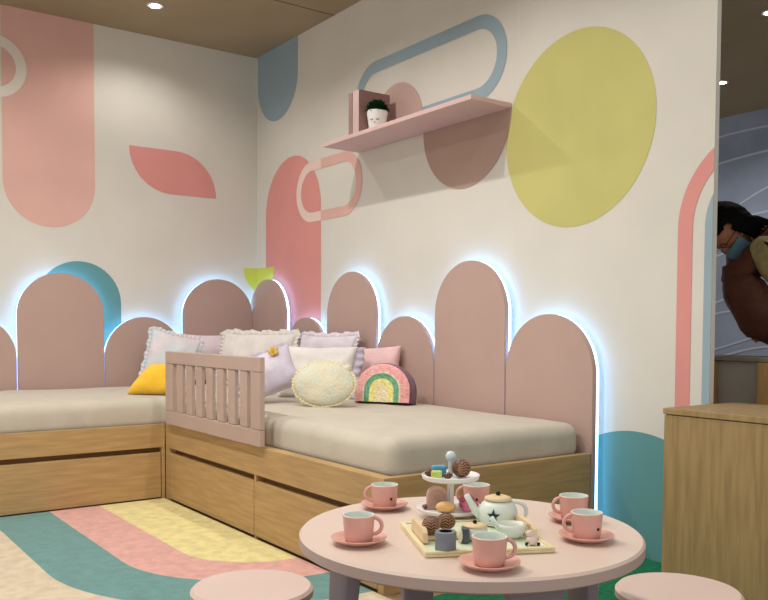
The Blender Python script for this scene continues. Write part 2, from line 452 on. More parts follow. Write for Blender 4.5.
c8 = cushion('round_cushion', 'round cream cushion with a scalloped edge in front of the pillows', .255, .195, .09, (1.755,-.60,ZM-.008), 50, 26, pil_cream, 'round', seed=45, ruffle=(.010, V('scallop_cream', (224,212,176), var=.03), .004, 46), cat='cushion', wr=.003)
bm = B(); sphere(bm, (.095, 0, .168), .018); obj('ear', bm, pil_cream, c8, True)

# rainbow cushion
e = thing('rainbow_cushion', 'crocheted rainbow arch cushion in pink, green and yellow on the right bed', 'cushion')
e.matrix_world = Matrix.Translation((1.755,-.285,ZM-.002)) @ Matrix.Rotation(math.radians(33), 4, 'Z') @ Matrix.Rotation(math.radians(-9), 4, 'X')
RB = [(.026,(226,206,168)),(.052,(232,214,130)),(.074,(98,156,118)),(.082,(230,206,176)),(.117,(232,156,154))]
bm = B(); T = .045; mats = []; prev = 0; nn = 40
def ring_pt(r, k, y, sx=1.08): a = PI*k/nn; return (r*sx*math.cos(a), y, .045+r*math.sin(a)) if 0 <= k <= nn else None
def outline(r):
    P = [(r*1.08, 0)] + [(r*1.08*math.cos(PI*k/nn), .05+r*math.sin(PI*k/nn)) for k in range(nn+1)] + [(-r*1.08, 0)]
    return P
prevV = None
for i, (r, col) in enumerate(RB):
    mats.append(V('crochet_%d' % i, col, rgb2=tuple(min(255, int(c*1.0+34)) for c in col), scale=90, bump=.9, bscale=150))
    P = outline(r); y_out = -T + (.010 if i == len(RB)-1 else .0)
    y_mid = -T-.006
    cur = [bm.verts.new((x, y_out, z)) for x, z in P]
    mid = None
    if prevV is None:
        c0 = [bm.verts.new((0, -T-.006, z)) for x, z in P]
        c0 = bm.verts.new((0, -T-.006, .04)); cb = bm.verts.new((0,-T-.004,0))
        for k in range(len(cur)-1): f = bm.faces.new((cur[k], cur[k+1], c0)); f.material_index = i
        f = bm.faces.new((cb, cur[0], c0)); f.material_index = i; f = bm.faces.new((cur[-1], cb, c0)); f.material_index = i
    else:
        rm = (prev+r)/2; Pm = outline(rm); mid = [bm.verts.new((x, -T-.007, z)) for x, z in Pm]
        for k in range(len(cur)-1):
            f = bm.faces.new((prevV[k], prevV[k+1], mid[k+1], mid[k])); f.material_index = i
            f = bm.faces.new((mid[k], mid[k+1], cur[k+1], cur[k])); f.material_index = i
    prevV = cur; prev = r
obj('crochet_front', bm, None, e, True, mats, recalc=True)
bm = B(); r = .116; P = outline(r); rows = []
for y, dr in ((-T+.012,0),(-T+.02,.005),(0,.008),(.045,.005)):
    Q = outline(r+dr); rows.append([bm.verts.new((x, y, z)) for x, z in Q])
for a, b in zip(rows, rows[1:]):
    for k in range(len(a)-1): bm.faces.new((a[k], a[k+1], b[k+1], b[k]))
bm.faces.new(rows[0]); bm.faces.new(rows[-1][::-1])
for a, b in zip(rows, rows[1:]): bm.faces.new((a[-1], a[0], b[0], b[-1]))
obj('side_band', bm, V('crochet_plum', (124,84,104), var=.12, scale=80, bump=.8, bscale=150), e, True)
bm = B(); Q = outline(.121); a = [bm.verts.new((x, .046, z)) for x, z in Q]; b = [bm.verts.new((x*.97, .064, z*.98)) for x, z in Q]
for k in range(len(a)): bm.faces.new((a[k], a[(k+1)%len(a)], b[(k+1)%len(a)], b[k]))
bm.faces.new(a); bm.faces.new(b[::-1])
obj('back_cover', bm, V('crochet_pale', (216,184,178), var=.04), e, 'auto')

# ------------------------------------------------------------------ rug and green mat
Rg = Wall(lambda s, z, o: (s, z, .009+o*.6), (.985, 3.05, -3.4, -.985))
def rmat(n, c): return mat(n, c, .95, .05, 25, .5, 160, sheen=.4)
rc, rt, rp, ry = rmat('rug_cream',(218,200,170)), rmat('rug_teal',(92,146,144)), rmat('rug_pink',(226,168,158)), rmat('rug_yellow',(236,222,150))
Rg.mi(rc)
box(Rg.bm, .985, 3.05, -3.4, -.985, .001, .009)
CX, CY = 1.935, -1.0
def band_path(r): return [(.9, CY-r)] + [(CX+r*math.cos(math.radians(a)), CY+r*math.sin(math.radians(a))) for a in range(-90, 11, 4)]
for ro, ri, m in ((.738,.496,rt), (.494,.286,rp)): Rg.band(band_path(ro), band_path(ri), m, False)
Rg.poly(band_path(.284) + [(.9, CY+.02)], ry)
tag(obj('rug', Rg.bm, None, None, False, Rg.mats), 'rainbow striped rug in teal, pink and yellow on the floor before the beds', 'rug')
bxo('floor_mat', (2.82, 3.6, -.965, -.01, .001, .012), mat('green_mat', (24,112,74), .9, .1, 60, .5, 200), None, .002)
tag(bpy.data.objects['floor_mat'], 'dark green floor mat seen under the tea table by the bed end', 'mat')

# ------------------------------------------------------------------ table and stools
TX, TY, TZ = 3.629, -1.449, .45
t = thing('tea_table', 'round pale pink play table set with tea cups', 'table', (TX,TY,0), 0)
bm = B()
R = .296
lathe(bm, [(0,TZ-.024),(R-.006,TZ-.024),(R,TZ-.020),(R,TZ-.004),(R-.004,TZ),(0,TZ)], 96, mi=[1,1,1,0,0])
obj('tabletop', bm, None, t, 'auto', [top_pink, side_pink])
bm = B(); lathe(bm, [(0,TZ-.06),(.17,TZ-.06),(.175,TZ-.0245),(0,TZ-.0245)], 48); obj('apron', bm, leg_m, t, 'auto')
for k in range(4):
    a = math.radians(54.3+20+90*k)
    bm = B()
    n = 10; rings = []
    for i in range(n+1):
        z = (TZ-.026)*(1-i/n)+.0*(i/n)+.0; wv = .052-.018*math.sin(i/n*PI)**1 - .008*(i/n); off = .225+.03*(i/n)
        ring = []
        for m_ in range(16):
            b_ = 2*PI*m_/16; cx, cy = math.cos(b_), math.sin(b_)
            ex = abs(cx)**.5*(1 if cx > 0 else -1)*wv; ey = abs(cy)**.5*(1 if cy > 0 else -1)*.017
            ring.append(bm.verts.new((-math.sin(a)*ex + math.cos(a)*(off+ey), math.cos(a)*ex + math.sin(a)*(off+ey), max(z,.0105))))
        rings.append(ring)
    for i in range(n):
        for m_ in range(16): bm.faces.new((rings[i][m_], rings[i][(m_+1)%16], rings[i+1][(m_+1)%16], rings[i+1][m_]))
    bm.faces.new(rings[0]); bm.faces.new(rings[-1])
    obj('leg', bm, leg_m, t, 'auto')
def stool(x, y, label):
    t = thing('stool', label, 'stool', (x, y, .0105), 0, 'round pink stools')
    bm = B(); R = .122; z = .284-.0105
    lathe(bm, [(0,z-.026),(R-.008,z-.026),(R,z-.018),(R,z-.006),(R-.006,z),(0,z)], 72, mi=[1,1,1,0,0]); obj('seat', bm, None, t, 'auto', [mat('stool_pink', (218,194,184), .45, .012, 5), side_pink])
    for k in range(3):
        a = 2*PI*k/3+.5
        bm = B(); tube(bm, [(.07*math.cos(a), .07*math.sin(a), z-.027), (.10*math.cos(a), .10*math.sin(a), .0)], [.016,.011], 14)
        obj('leg', bm, leg_m, t, 'auto')
stool(3.222, -1.664, 'pale pink round stool on the striped rug, left of the table')
stool(3.725, -.978, 'pale pink round stool between the table and the oak cabinet')

# ------------------------------------------------------------------ cups and saucers
SR = .0455
def make_cup(label, loc, hand, dot=None):
    loc = (loc[0]-.004, loc[1]+.003)
    s = thing('saucer', 'coral saucer ' + label, 'saucer', (loc[0],loc[1],TZ+.0005), 0, 'coral saucers on the tea table')
    bm = B(); lathe(bm, [(0,0),(.024,0),(.026,.002),(.036,.0045),(SR,.010),(SR+.0005,.0115),(SR-.002,.0118),(.036,.0075),(.024,.005),(0,.005)], 56)
    obj('plate', bm, cup_m, s, 'auto')
    t = thing('tea_cup', 'coral toy cup ' + label, 'cup', (loc[0],loc[1],TZ+.0060), 0, 'coral tea cups on the tea table')
    rb, rt_, h = .0225, .0268, .042
    bm = B()
    lathe(bm, [(0,0),(rb-.002,0),(rb,.002),(rb+.0015,.012),(rt_-.001,h-.006),(rt_,h-.001),(rt_-.001,h),(rt_-.0028,h),(rt_-.0035,h-.003),(rb-.003,.006),(0,.005)], 48, mi=[0,0,0,0,0,0,1,1,1,1])
    if dot is not None:
        a = math.radians(dot)
        for da, dz in ((0,0),(.0,0)):
            sphere(bm, ((rt_-.0022)*math.cos(a), (rt_-.0022)*math.sin(a), .017), .0026, mi=2, u=12, v=8)
            break
    obj('bowl', bm, None, t, 'auto', [cup_m, mint_m, dot_m])
    a = math.radians(hand); bm = B()
    pts = []
    for k in range(15):
        b_ = math.radians(100 - 200*k/14)
        rr = .0235+.0135*math.cos(b_)*1.05 if True else 0
        pts.append(((rr)*math.cos(a), (rr)*math.sin(a), .0235+.0135*math.sin(b_)))
    tube(bm, pts, .0032, 10); obj('handle', bm, cup_m, t, True)
make_cup('nearest the left rim of the table', (3.605,-1.666), 54)
make_cup('at the back left of the table, second from the left rim', (3.413,-1.476), 234, -5)
make_cup('at the front of the table, before the tray', (3.831,-1.587), 54)
make_cup('at the right of the table, its whole saucer in view', (3.803,-1.343), 234, 0)
make_cup('at the back right, half behind another cup', (3.695,-1.253), 234, -55)
make_cup('behind the cake stand and the teapot', (3.515,-1.329), 234, -40)

# ------------------------------------------------------------------ tray
TT = TZ+.0005
t = thing('serving_tray', 'cream wooden serving tray with raised end grips under the teapot', 'tray', (3.690,-1.483,TT), math.radians(64))
bm = B(); box(bm, -.113, .096, -.103, .103, 0, .005, .0015)
for d in ((-.113,.096,-.103,-.095),(-.113,.096,.095,.103),(-.113,-.105,-.095,.095),(.088,.096,-.095,.095)): box(bm, *d, .005, .009, .001)
obj('tray_base', bm, cream_w, t)
bxo('tray_lining', (-.105,.088,-.095,.095,.0051,.0062), mat('tray_lining', (216,222,196), .6, .03, 30), t, 0)
for sx in (-1, 1):
    bm = B(); xx = -.100 if sx < 0 else .083
    out = [(-.05,.009),(-.045,.024),(-.035,.030),(.035,.030),(.045,.024),(.05,.009)]
    a = [bm.verts.new((xx-.004, y, z)) for y, z in out]; b = [bm.verts.new((xx+.004, y, z)) for y, z in out]
    bm.faces.new(a); bm.faces.new(b[::-1])
    for i in range(6): bm.faces.new((a[i], a[(i+1)%6], b[(i+1)%6], b[i]))
    obj('grip', bm, tan_w, t)
TS = TT+.0067   # lining surface

# teapot
t = thing('teapot', 'mint white toy teapot with a dark star and wooden lid', 'teapot', (3.652,-1.402,TS), 0)
bm = B(); lathe(bm, [(0,0),(.026,0),(.031,.003),(.0345,.014),(.034,.026),(.029,.037),(.0225,.042),(.0,.0425)], 48)
obj('pot_body', bm, mint_m, t, True)
bm = B(); lathe(bm, [(0,.043),(.0215,.043),(.024,.0445),(.023,.048),(.014,.051),(0,.0515)], 40); lid = obj('lid', bm, tan_w, t, True)
bm = B(); sphere(bm, (0,0,.0545), .0042); obj('lid_knob', bm, black_m, lid, True)
ax = Vector((.583,.812,0))
bm = B(); tube(bm, [(-ax*.028)+Vector((0,0,.014)), (-ax*.040)+Vector((0,0,.024)), (-ax*.049)+Vector((0,0,.040)), (-ax*.056)+Vector((0,0,.052))], [.009,.007,.0055,.005], 14); obj('spout', bm, mint_m, t, True)
bm = B(); tube(bm, [ax*(.030+.020*math.cos(b))+Vector((0,0,.023+.017*math.sin(b))) for b in [math.radians(110-220*k/14) for k in range(15)]], .0036, 10); obj('handle', bm, mint_m, t, True)
bm = B(); fx = Vector((.81,-.585,0)); ca = math.radians(-35.8-20)
fx = Vector((math.cos(ca), math.sin(ca), 0)); fr = Vector((-math.sin(ca), math.cos(ca), 0)); cz = .021
def onpot(x, z):
    zz = cz+z; rad = .0349-.9*max(0, zz-.022)**1.5*2.0 - max(0,.012-zz)*.15
    return fx*math.sqrt(max(0, rad*rad-x*x)) + fr*x + Vector((0,0,zz))
ctr = bm.verts.new(onpot(0,0)+fx*.0016)
sv = []
for k in range(10):
    r = .0125 if k % 2 == 0 else .0052; a = PI/2+k*PI/5
    sv.append(bm.verts.new(onpot(r*math.cos(a), r*math.sin(a))+fx*.0016))
for k in range(10): bm.faces.new((ctr, sv[k], sv[(k+1)%10]))
ex = bmesh.ops.solidify(bm, geom=bm.faces[:], thickness=.0012)
obj('star', bm, mat('star_slate', (64,84,88), .5, 0), t)

# sugar bowl, jug, grey cup, grey pot, candy, truffles
t = thing('sugar_bowl', 'white toy sugar bowl with wooden lid and black knob behind the front cup', 'bowl', (3.711,-1.509,TS))
bm = B(); lathe(bm, [(0,0),(.013,0),(.019,.006),(.0215,.014),(.020,.0215),(0,.0215)], 36); obj('bowl_body', bm, mint_m, t, True)
bm = B(); lathe(bm, [(0,.022),(.020,.022),(.0205,.0245),(.012,.0265),(0,.027)], 36); lid = obj('lid', bm, tan_w, t, True)
bm = B(); sphere(bm, (0,0,.0295), .0035); obj('lid_knob', bm, black_m, lid, True)
t = thing('milk_jug', 'white toy milk jug with a tan rim in front of the teapot', 'jug', (3.734,-1.448,TS))
bm = B(); lathe(bm, [(0,0),(.013,0),(.018,.005),(.0235,.016),(.0235,.023),(.0215,.023),(.0205,.016),(.012,.006),(0,.005)], 40, mi=[0,0,0,0,1,0,0,0]); obj('jug_body', bm, None, t, True, [mint_m, tan_w])
bm = B(); tube(bm, [(-ax*.019)+Vector((0,0,.014)), (-ax*.027)+Vector((0,0,.022)), (-ax*.034)+Vector((0,0,.033))], [.006,.0045,.004], 12); obj('spout', bm, mint_m, t, True)
bm = B(); tube(bm, [ax*(.021+.011*math.cos(b))+Vector((0,0,.013+.009*math.sin(b))) for b in [math.radians(100-200*k/12) for k in range(13)]], .0026, 8); obj('handle', bm, tan_w, t, True)
grey_m = mat('grey_toy', (122,132,140), .5, .05, 40); greyd_m = mat('grey_toy_dark', (80,90,96), .5, .05, 40)
t = thing('grey_mug', 'grey toy mug with a dark hollow at the front of the tray', 'mug', (3.734,-1.590,TS))
bm = B(); lathe(bm, [(0,0),(.0155,0),(.0165,.0015),(.0165,.029),(.0155,.030),(.0105,.030),(.010,.022),(0,.022)], 32, mi=[0,0,0,0,0,1,1]); obj('mug_body', bm, None, t, 'auto', [grey_m, black_m])
t = thing('toy_biscuit', 'dark grey sandwich biscuit with a white wavy filling standing beside the truffles', 'biscuit', (3.710,-1.537,TS), math.radians(54))
bm = B(); box(bm, .001, .012, -.012, .012, 0, .024, .002); obj('wafer', bm, greyd_m, t)
bm = B()
for k in range(5): sphere(bm, (-.002, -.009+.0045*k, .012), .005, (.8,.7,2.1), u=12, v=8)
obj('filling', bm, mat('filling_white', (232,226,200), .6, .02), t, True)
t = thing('toy_candy', 'small pinkish-white toy candy with dark tips at the right end of the tray', 'candy', (3.789,-1.457,TS))
bm = B(); sphere(bm, (0,0,.008), .008, (1.1,1.1,1)); sphere(bm, (-.003,-.002,.0185), .0062, (1,1,.9)); obj('candy_body', bm, mat('candy_pink', (230,206,200), .5, .04, 60), t, True)
bm = B()
for s in (-1, 1): sphere(bm, (ax.x*.0095*s+.004, ax.y*.0095*s-.003, .003), .0029, u=12, v=8)
obj('tip', bm, black_m, t, True)
choc = mat('chocolate', (76,40,24), .35, rgb2=(112,66,42), scale=90, bump=.4, bscale=120, spec=.5)
stripe = mat('chocolate_drizzle', (176,134,104), .45, .05)
def truffle(label, loc, r, rot=0, drizzle=True):
    t = thing('truffle', label, 'truffle', loc, rot, 'round chocolate truffles')
    bm = B(); sphere(bm, (0,0,r), r, (1,1,.97), u=32, v=20); obj('ball', bm, choc, t, True)
    bm = B()
    for k in range(6):
        th = -50+k*20; pts = []
        for j in range(13):
            ph = math.radians(-75+150*j/12); a = math.radians(th+8*math.sin(j*1.9))
            d = Vector((math.cos(ph)*math.cos(a), math.sin(ph), math.cos(ph)*math.sin(a)+.15)).normalized()
            pts.append(Vector((d.x*r*1.0, d.y*r*1.0, r+d.z*r*.97)))
        tube(bm, pts, .0009, 6)
    obj('drizzle', bm, stripe, t, True)
t = thing('wooden_coaster', 'small cream wooden block under the truffles on the tray', 'block', (3.664,-1.549,TS), math.radians(64))
bxo('slab', (-.034,.034,-.020,.020,0,.008), tan_w, t, .002)
truffle('chocolate truffle on the tray, the left of the two on the block', (3.668,-1.566,TS+.0082), .0148, math.radians(-36))
truffle('chocolate truffle on the tray, the right of the two on the block', (3.661,-1.528,TS+.0082), .0150, math.radians(-20))

# ------------------------------------------------------------------ cake stand
SX, SY = 3.540, -1.4165
t = thing('cake_stand', 'two tier white cake stand with a ball finial at the back of the table', 'cake stand', (SX,SY,TT))
bm = B(); lathe(bm, [(0,0),(.036,0),(.036,.003),(.014,.0105),(.05,.0108),(.060,.0135),(.063,.0195),(.0615,.0205),(.057,.0178),(0,.0178)], 64); obj('lower_plate', bm, white_m, t, 'auto')
bm = B(); lathe(bm, [(0,.018),(.009,.018),(.0075,.022),(.0065,.03),(.0065,.06),(.008,.0695),(0,.0695)], 24); obj('post', bm, white_m, t, 'auto')
bm = B(); lathe(bm, [(0,.070),(.046,.070),(.052,.073),(.054,.080),(.0525,.081),(.049,.077),(0,.077)], 64); obj('upper_plate', bm, white_m, t, 'auto')
bm = B(); lathe(bm, [(0,.0775),(.005,.0775),(.004,.105),(0,.105)], 20); obj('stem', bm, white_m, t, 'auto')
bm = B(); sphere(bm, (0,0,.114), .0098); obj('finial', bm, mat('finial_mint', (206,220,222), .35, 0), t, True)
ZU = TT+.0775; ZL = TT+.0183
fv = Vector((.812,-.583,0)); rv = Vector((.583,.812,0))
def sp(r, f, z): p = Vector((SX,SY,0)) + rv*r + fv*f; return (p.x, p.y, z)
truffle('largest chocolate truffle, on the upper plate of the cake stand', sp(.018,.018,ZU), .0172, .3)
def gems(name, label, loc, rz, d, m, bev=.003, cat='toy sweet'):
    t = thing(name, label, cat, loc, rz); bxo('block', d, m, t, bev); return t
gems('toy_sweet', 'blue toy sweet on the upper plate of the cake stand', sp(-.022,.004,ZU), math.radians(60), (-.013,.013,-.009,.009,0,.020), mat('sweet_blue', (88,156,190), .4, .04, 60))
gems('toy_sweet', 'yellow-green toy sweet on the upper plate of the cake stand', sp(-.028,.028,ZU), math.radians(50), (-.010,.010,-.008,.008,0,.014), mat('sweet_lime', (200,214,106), .4, .04, 60))
def nug(label, loc, r):
    bm = B(); bmesh.ops.create_icosphere(bm, subdivisions=3, radius=r)
    for v in bm.verts: v.co *= 1+.14*noise.noise(v.co*260); v.co.z = v.co.z*.75+r*.78
    o = tag(obj('chocolate_nugget', bm, choc, None, True), label, 'chocolate', 'small chocolate nuggets on the cake stand'); o.location = loc
nug('small chocolate nugget at the left rim of the upper plate', sp(-.040,.006,ZU), .0085)
nug('small chocolate nugget in front of the large truffle on the upper plate', sp(-.008,.034,ZU), .0078)
nug('small chocolate nugget at the left of the lower plate', sp(-.047,.015,ZL), .0060)
# lower plate
t = thing('toast_slice', 'brownish arched toy toast slice upright on the lower cake stand plate', 'toast', sp(-.026,.012,ZL), math.radians(58))
def slab(sc, y0, y1, n=24):
    bm = B(); out = [(-.019*sc,0)] + [(x*sc, z) for x, z in arc(0,.024,.019,180,0,n)] + [(.019*sc,0)]
    out = [(x, z*sc+.0*(1-sc)) for x, z in out]
    a = [bm.verts.new((x, y0, z)) for x, z in out]; b = [bm.verts.new((x, y1, z)) for x, z in out]
    bm.faces.new(a); bm.faces.new(b[::-1])
    for i in range(len(out)): bm.faces.new((a[i], a[(i+1)%len(out)], b[(i+1)%len(out)], b[i]))
    return bm
obj('crust', slab(1, -.006, .006), mat('crust', (204,166,150), .6, .05, 60), t, 'auto')
o = obj('crumb', slab(.84, -.0075, -.0061), mat('crumb', (186,148,132), .7, .06, 60), t, 'auto')
t = thing('toy_pastry', 'orange-yellow puffy toy pastry on the lower cake stand plate', 'pastry', sp(-.012,.040,ZL), math.radians(54))
bm = B(); sphere(bm, (0,0,.0095), .0095, (1.9,1.2,1)); obj('dough', bm, mat('pastry', (236,190,124), .6, .04, 60), t, True)
bm = B(); sphere(bm, (0,0,.0140), .0062, (2.0,1.0,.9)); obj('icing', bm, mat('icing_peach', (242,206,160), .5, .03, 60), t, True)
t = thing('macaron', 'bright pink toy macaron on the right of the lower cake stand plate', 'macaron', sp(.034,.030,ZL), 0)
pk = mat('macaron_pink', (232,124,168), .55, .04, 60)
bm = B(); lathe(bm, [(0,0),(.012,0),(.0150,.003),(.0145,.006),(0,.006)], 28); obj('shell', bm, pk, t, True)
bm = B(); lathe(bm, [(0,.0061),(.013,.0061),(.0132,.0088),(0,.0088)], 28); obj('filling', bm, mat('macaron_cream', (244,196,206), .6, .02), t, True)
bm = B(); lathe(bm, [(0,.0089),(.0145,.0089),(.0150,.012),(.011,.0165),(0,.018)], 28); obj('shell', bm, pk, t, True)
t = thing('macaron', 'darker pink toy macaron behind the bright one on the lower plate', 'macaron', sp(.030,-.006,ZL), 0)
pk2 = mat('macaron_rose', (214,110,122), .55, .04, 60)
bm = B(); lathe(bm, [(0,0),(.012,0),(.0145,.003),(.014,.008),(0,.008)], 28); obj('shell', bm, pk2, t, True)
bm = B(); lathe(bm, [(0,.0081),(.0125,.0081),(.0125,.0105),(0,.0105)], 28); obj('filling', bm, MATS['macaron_cream'], t, True)
bm = B(); lathe(bm, [(0,.0106),(.0140,.0106),(.0145,.015),(.010,.021),(0,.022)], 28); obj('shell', bm, pk2, t, True)

# ------------------------------------------------------------------ wall shelf, books, potted plant
SHX0, SHX1, SHZ = 1.130, 2.231, 1.711
t = thing('wall_shelf', 'pink floating wall shelf over the half disc mural', 'shelf', (0,0,0))
bxo('shelf_board', (SHX0, SHX1, -.220, -.0035, SHZ-.019, SHZ), shelf_m, t, .002)
book_f = mat('book_rose', (150,118,112), .6, .02, 10); book_s = mat('book_spine', (196,168,164), .6, .02, 10); page_m = mat('book_page', (222,206,198), .8, .03, 60, stretch=(30,1,1))
def book(x0, x1, h, label, sp_m, fm):
    t = thing('book', label, 'book', (x0, 0, SHZ+.0006), 0, 'books on the wall shelf'); w = x1-x0
    bxo('cover', (0, .002, -.212, -.035, 0, h), fm, t, .0005); bxo('cover', (w-.002, w, -.212, -.035, 0, h), fm, t, .0005)
    bxo('spine', (.0021, w-.0021, -.212, -.209, 0, h), sp_m, t, .0005)
    bxo('page_block', (.0021, w-.0021, -.2085, -.040, .002, h-.003), page_m, t, 0)
book(1.353, 1.383, .193, 'thin dark rose book at the left end of the shelf', book_f, book_f)
book(1.386, 1.440, .197, 'thick pale pink book with a rose cover beside the potted plant', book_s, book_f)
t = thing('potted_succulent', 'white face pot of dark green leaves on the wall shelf', 'plant', (1.500,-.150,SHZ+.0006), math.radians(-52))
t.scale = (1.45,1.45,1.52)
bm = B(); lathe(bm, [(0,0),(.024,0),(.026,.003),(.034,.058),(.0325,.060),(.030,.058),(.028,.05),(0,.05)], 40); obj('pot', bm, white_m, t, 'auto')
bm = B()
for s in (-1, 1):
    pts = [Vector((.0298+.0006, s*.010+.005*math.cos(a), .034+.005*math.sin(a))) for a in [math.radians(200+140*k/8) for k in range(9)]]
    for p in pts: p.x = math.sqrt(max(0,(.0305)**2-p.y**2))+.0002
    tube(bm, pts, .0009, 6)
tube(bm, [(.0292*math.cos(a), .0292*math.sin(a), .022) for a in (-.12,-.04,.04,.12)], .0009, 6)
obj('painted_face', bm, dot_m, t, True)
bm = B(); lathe(bm, [(0,.0505),(.0275,.0505),(.0275,.054),(0,.055)], 24); obj('soil', bm, mat('soil', (50,36,26), .9, .1, 80), t)
leaf_m = mat('leaf_dark_green', (26,70,34), .55, .2, 40); bm = B(); random.seed(3)
for k in range(190):
    z = random.uniform(-.15, 1); a = random.uniform(0, 2*PI); q_ = math.sqrt(max(0, 1-z*z)); d = Vector((q_*math.cos(a), q_*math.sin(a), z))
    base = Vector((0,0,.060)) + d*.016; tip = Vector((0,0,.062)) + Vector((d.x*.041, d.y*.041, d.z*.036))
    side = d.cross(Vector((0,0,1))).normalized() if abs(d.z) < .98 else Vector((1,0,0)); mid = base.lerp(tip,.55); up = side.cross(d)
    vs = [bm.verts.new(v) for v in (base, mid+side*.0055, tip, mid-side*.0055, mid+up*.002)]
    for a_, b_ in ((0,1),(1,2),(2,3),(3,0)): bm.faces.new((vs[a_], vs[b_], vs[4]))
obj('leaves', bm, leaf_m, t, recalc=False)

# ------------------------------------------------------------------ cabinet right
t = thing('cabinet', 'upright-grained oak cabinet standing past the end of the right wall', 'cabinet', (0,0,0))
bxo('cabinet_top', (XE+.004, 4.25, -.246, .12, .545, .563), oak_edge if False else oakv_m, t, .002)
bxo('carcass', (XE+.006, 4.248, -.242, .118, .0, .543), oakv_m, t, .002)

# counter in the space beyond
t = thing('low_counter', 'low grey fronted counter with wooden posts beyond the wall end', 'counter', (2.80,.45,0), math.radians(-4))
bxo('grey_panel', (-.05,.9,-.0,.02,.0,.685), mat('counter_grey', (166,160,150), .7, .05, 4), t, .002)
postm = mat('pine_post', (176,138,88), .6, .06, 6, stretch=(10,10,1))
for x in (.040, .272, .62): bxo('post', (x, x+.05, -.03, -.001, 0, .685), postm, t, .002)
bxo('counter_top', (-.06,.92,-.02,.14,.686,.703), mat('counter_top', (140,132,120), .6, .03, 5), t, .003)

# ------------------------------------------------------------------ person bending behind the counter
PO = Vector((2.648, .898, 0)); PR = Vector((.583,.812,0)); PF = Vector((.812,-.583,0))
t = thing('person', 'person in a brown jacket and blue face mask bending over beyond the wall end', 'person', (2.99,1.34,0))
Minv = Matrix.Translation(-Vector((2.99,1.34,0)))
def PP(r, f, z): return Minv @ (PO + PR*r + PF*f + Vector((0,0,z*.936)))
def skin_obj(name, verts, edges, radii, m, parent, subdiv=2, extra=None, voxel=None):
    me = bpy.data.meshes.new(name+'_tmp'); me.from_pydata([tuple(v) for v in verts], edges, []); me.update()
    o = bpy.data.objects.new(name+'_tmp', me); C.objects.link(o)
    sk = o.modifiers.new('s', 'SKIN'); sk.use_smooth_shade = True
    lay = me.skin_vertices[0] if me.skin_vertices else None
    for i, r in enumerate(radii):
        lay.data[i].radius = r if isinstance(r, tuple) else (r, r)
        lay.data[i].use_root = (i == 0)
    sb = o.modifiers.new('b', 'SUBSURF'); sb.levels = subdiv; sb.render_levels = subdiv
    dg = bpy.context.evaluated_depsgraph_get(); me2 = bpy.data.meshes.new_from_object(o.evaluated_get(dg))
    bpy.data.objects.remove(o)
    if name.startswith('jacket'):
        for v in me2.vertices:
            n = noise.noise(v.co*12)*.014 + (1-abs(noise.noise(Vector((v.co.x*9,v.co.y*9,v.co.z*20+v.co.x*10)))*2))*.016-.008; v.co += v.normal*n
    if extra:
        bm = B(); bm.from_mesh(me2); extra(bm); bm.to_mesh(me2); bm.free()
    me2.materials.clear(); me2.materials.append(m)
    for p in me2.polygons: p.use_smooth = True
    o2 = bpy.data.objects.new(name, me2); C.objects.link(o2); o2.parent = parent
    if voxel:
        rm = o2.modifiers.new('r', 'REMESH'); rm.mode = 'VOXEL'; rm.voxel_size = voxel; rm.use_smooth_shade = True
        sm = o2.modifiers.new('sm', 'SMOOTH'); sm.iterations = 3
        dg = bpy.context.evaluated_depsgraph_get(); me3 = bpy.data.meshes.new_from_object(o2.evaluated_get(dg))
        o2.modifiers.clear(); o2.data = me3
        me3.materials.clear(); me3.materials.append(m)
        for p in me3.polygons: p.use_smooth = True
    return o2
skinm = mat('skin', (176,118,88), .55, .03, 20)
J = dict(pel=(.56,-.05,.86), wst=(.46,-.04,1.02), che=(.30,-.03,1.20), shc=(.16,-.02,1.29), nck=(.085,0,1.305), hed=(.03,.0,1.315),
         ls=(.17,.14,1.25), le=(-.06,.12,1.09), lh=(.17,.05,.97), rs=(.15,-.17,1.27), re=(.10,-.15,1.08), rh=(.16,-.06,.93),
         lhip=(.58,.06,.82), lk=(.53,.07,.44), la=(.60,.08,.07), lt=(.48,.09,.035), rhip=(.58,-.14,.82), rk=(.55,-.15,.44), ra=(.64,-.16,.07), rt=(.52,-.17,.035))
K = list(J); PV = [PP(*J[k]) for k in K]
E_ = [('pel','wst'),('wst','che'),('che','shc'),('shc','nck'),('nck','hed'),('shc','ls'),('ls','le'),('le','lh'),('shc','rs'),('rs','re'),('re','rh'),
      ('pel','lhip'),('lhip','lk'),('lk','la'),('la','lt'),('pel','rhip'),('rhip','rk'),('rk','ra'),('ra','rt')]
rad = dict(pel=.11, wst=.10, che=.11, shc=.075, nck=.045, hed=.05, ls=.045, le=.033, lh=.022, rs=.045, re=.033, rh=.022, lhip=.075, lk=.048, la=.033, lt=.03, rhip=.075, rk=.048, ra=.033, rt=.03)
hc = PP(-.012, .0, 1.312)
crown = (PR*-.85 + Vector((0,0,.42)) + PF*.12).normalized(); face = (PR*-.42 + Vector((0,0,-.86)) + PF*.28).normalized()
face = (face - crown*face.dot(crown)).normalized(); side = crown.cross(face)
def hp(c, f, s): return hc + crown*c + face*f + side*s
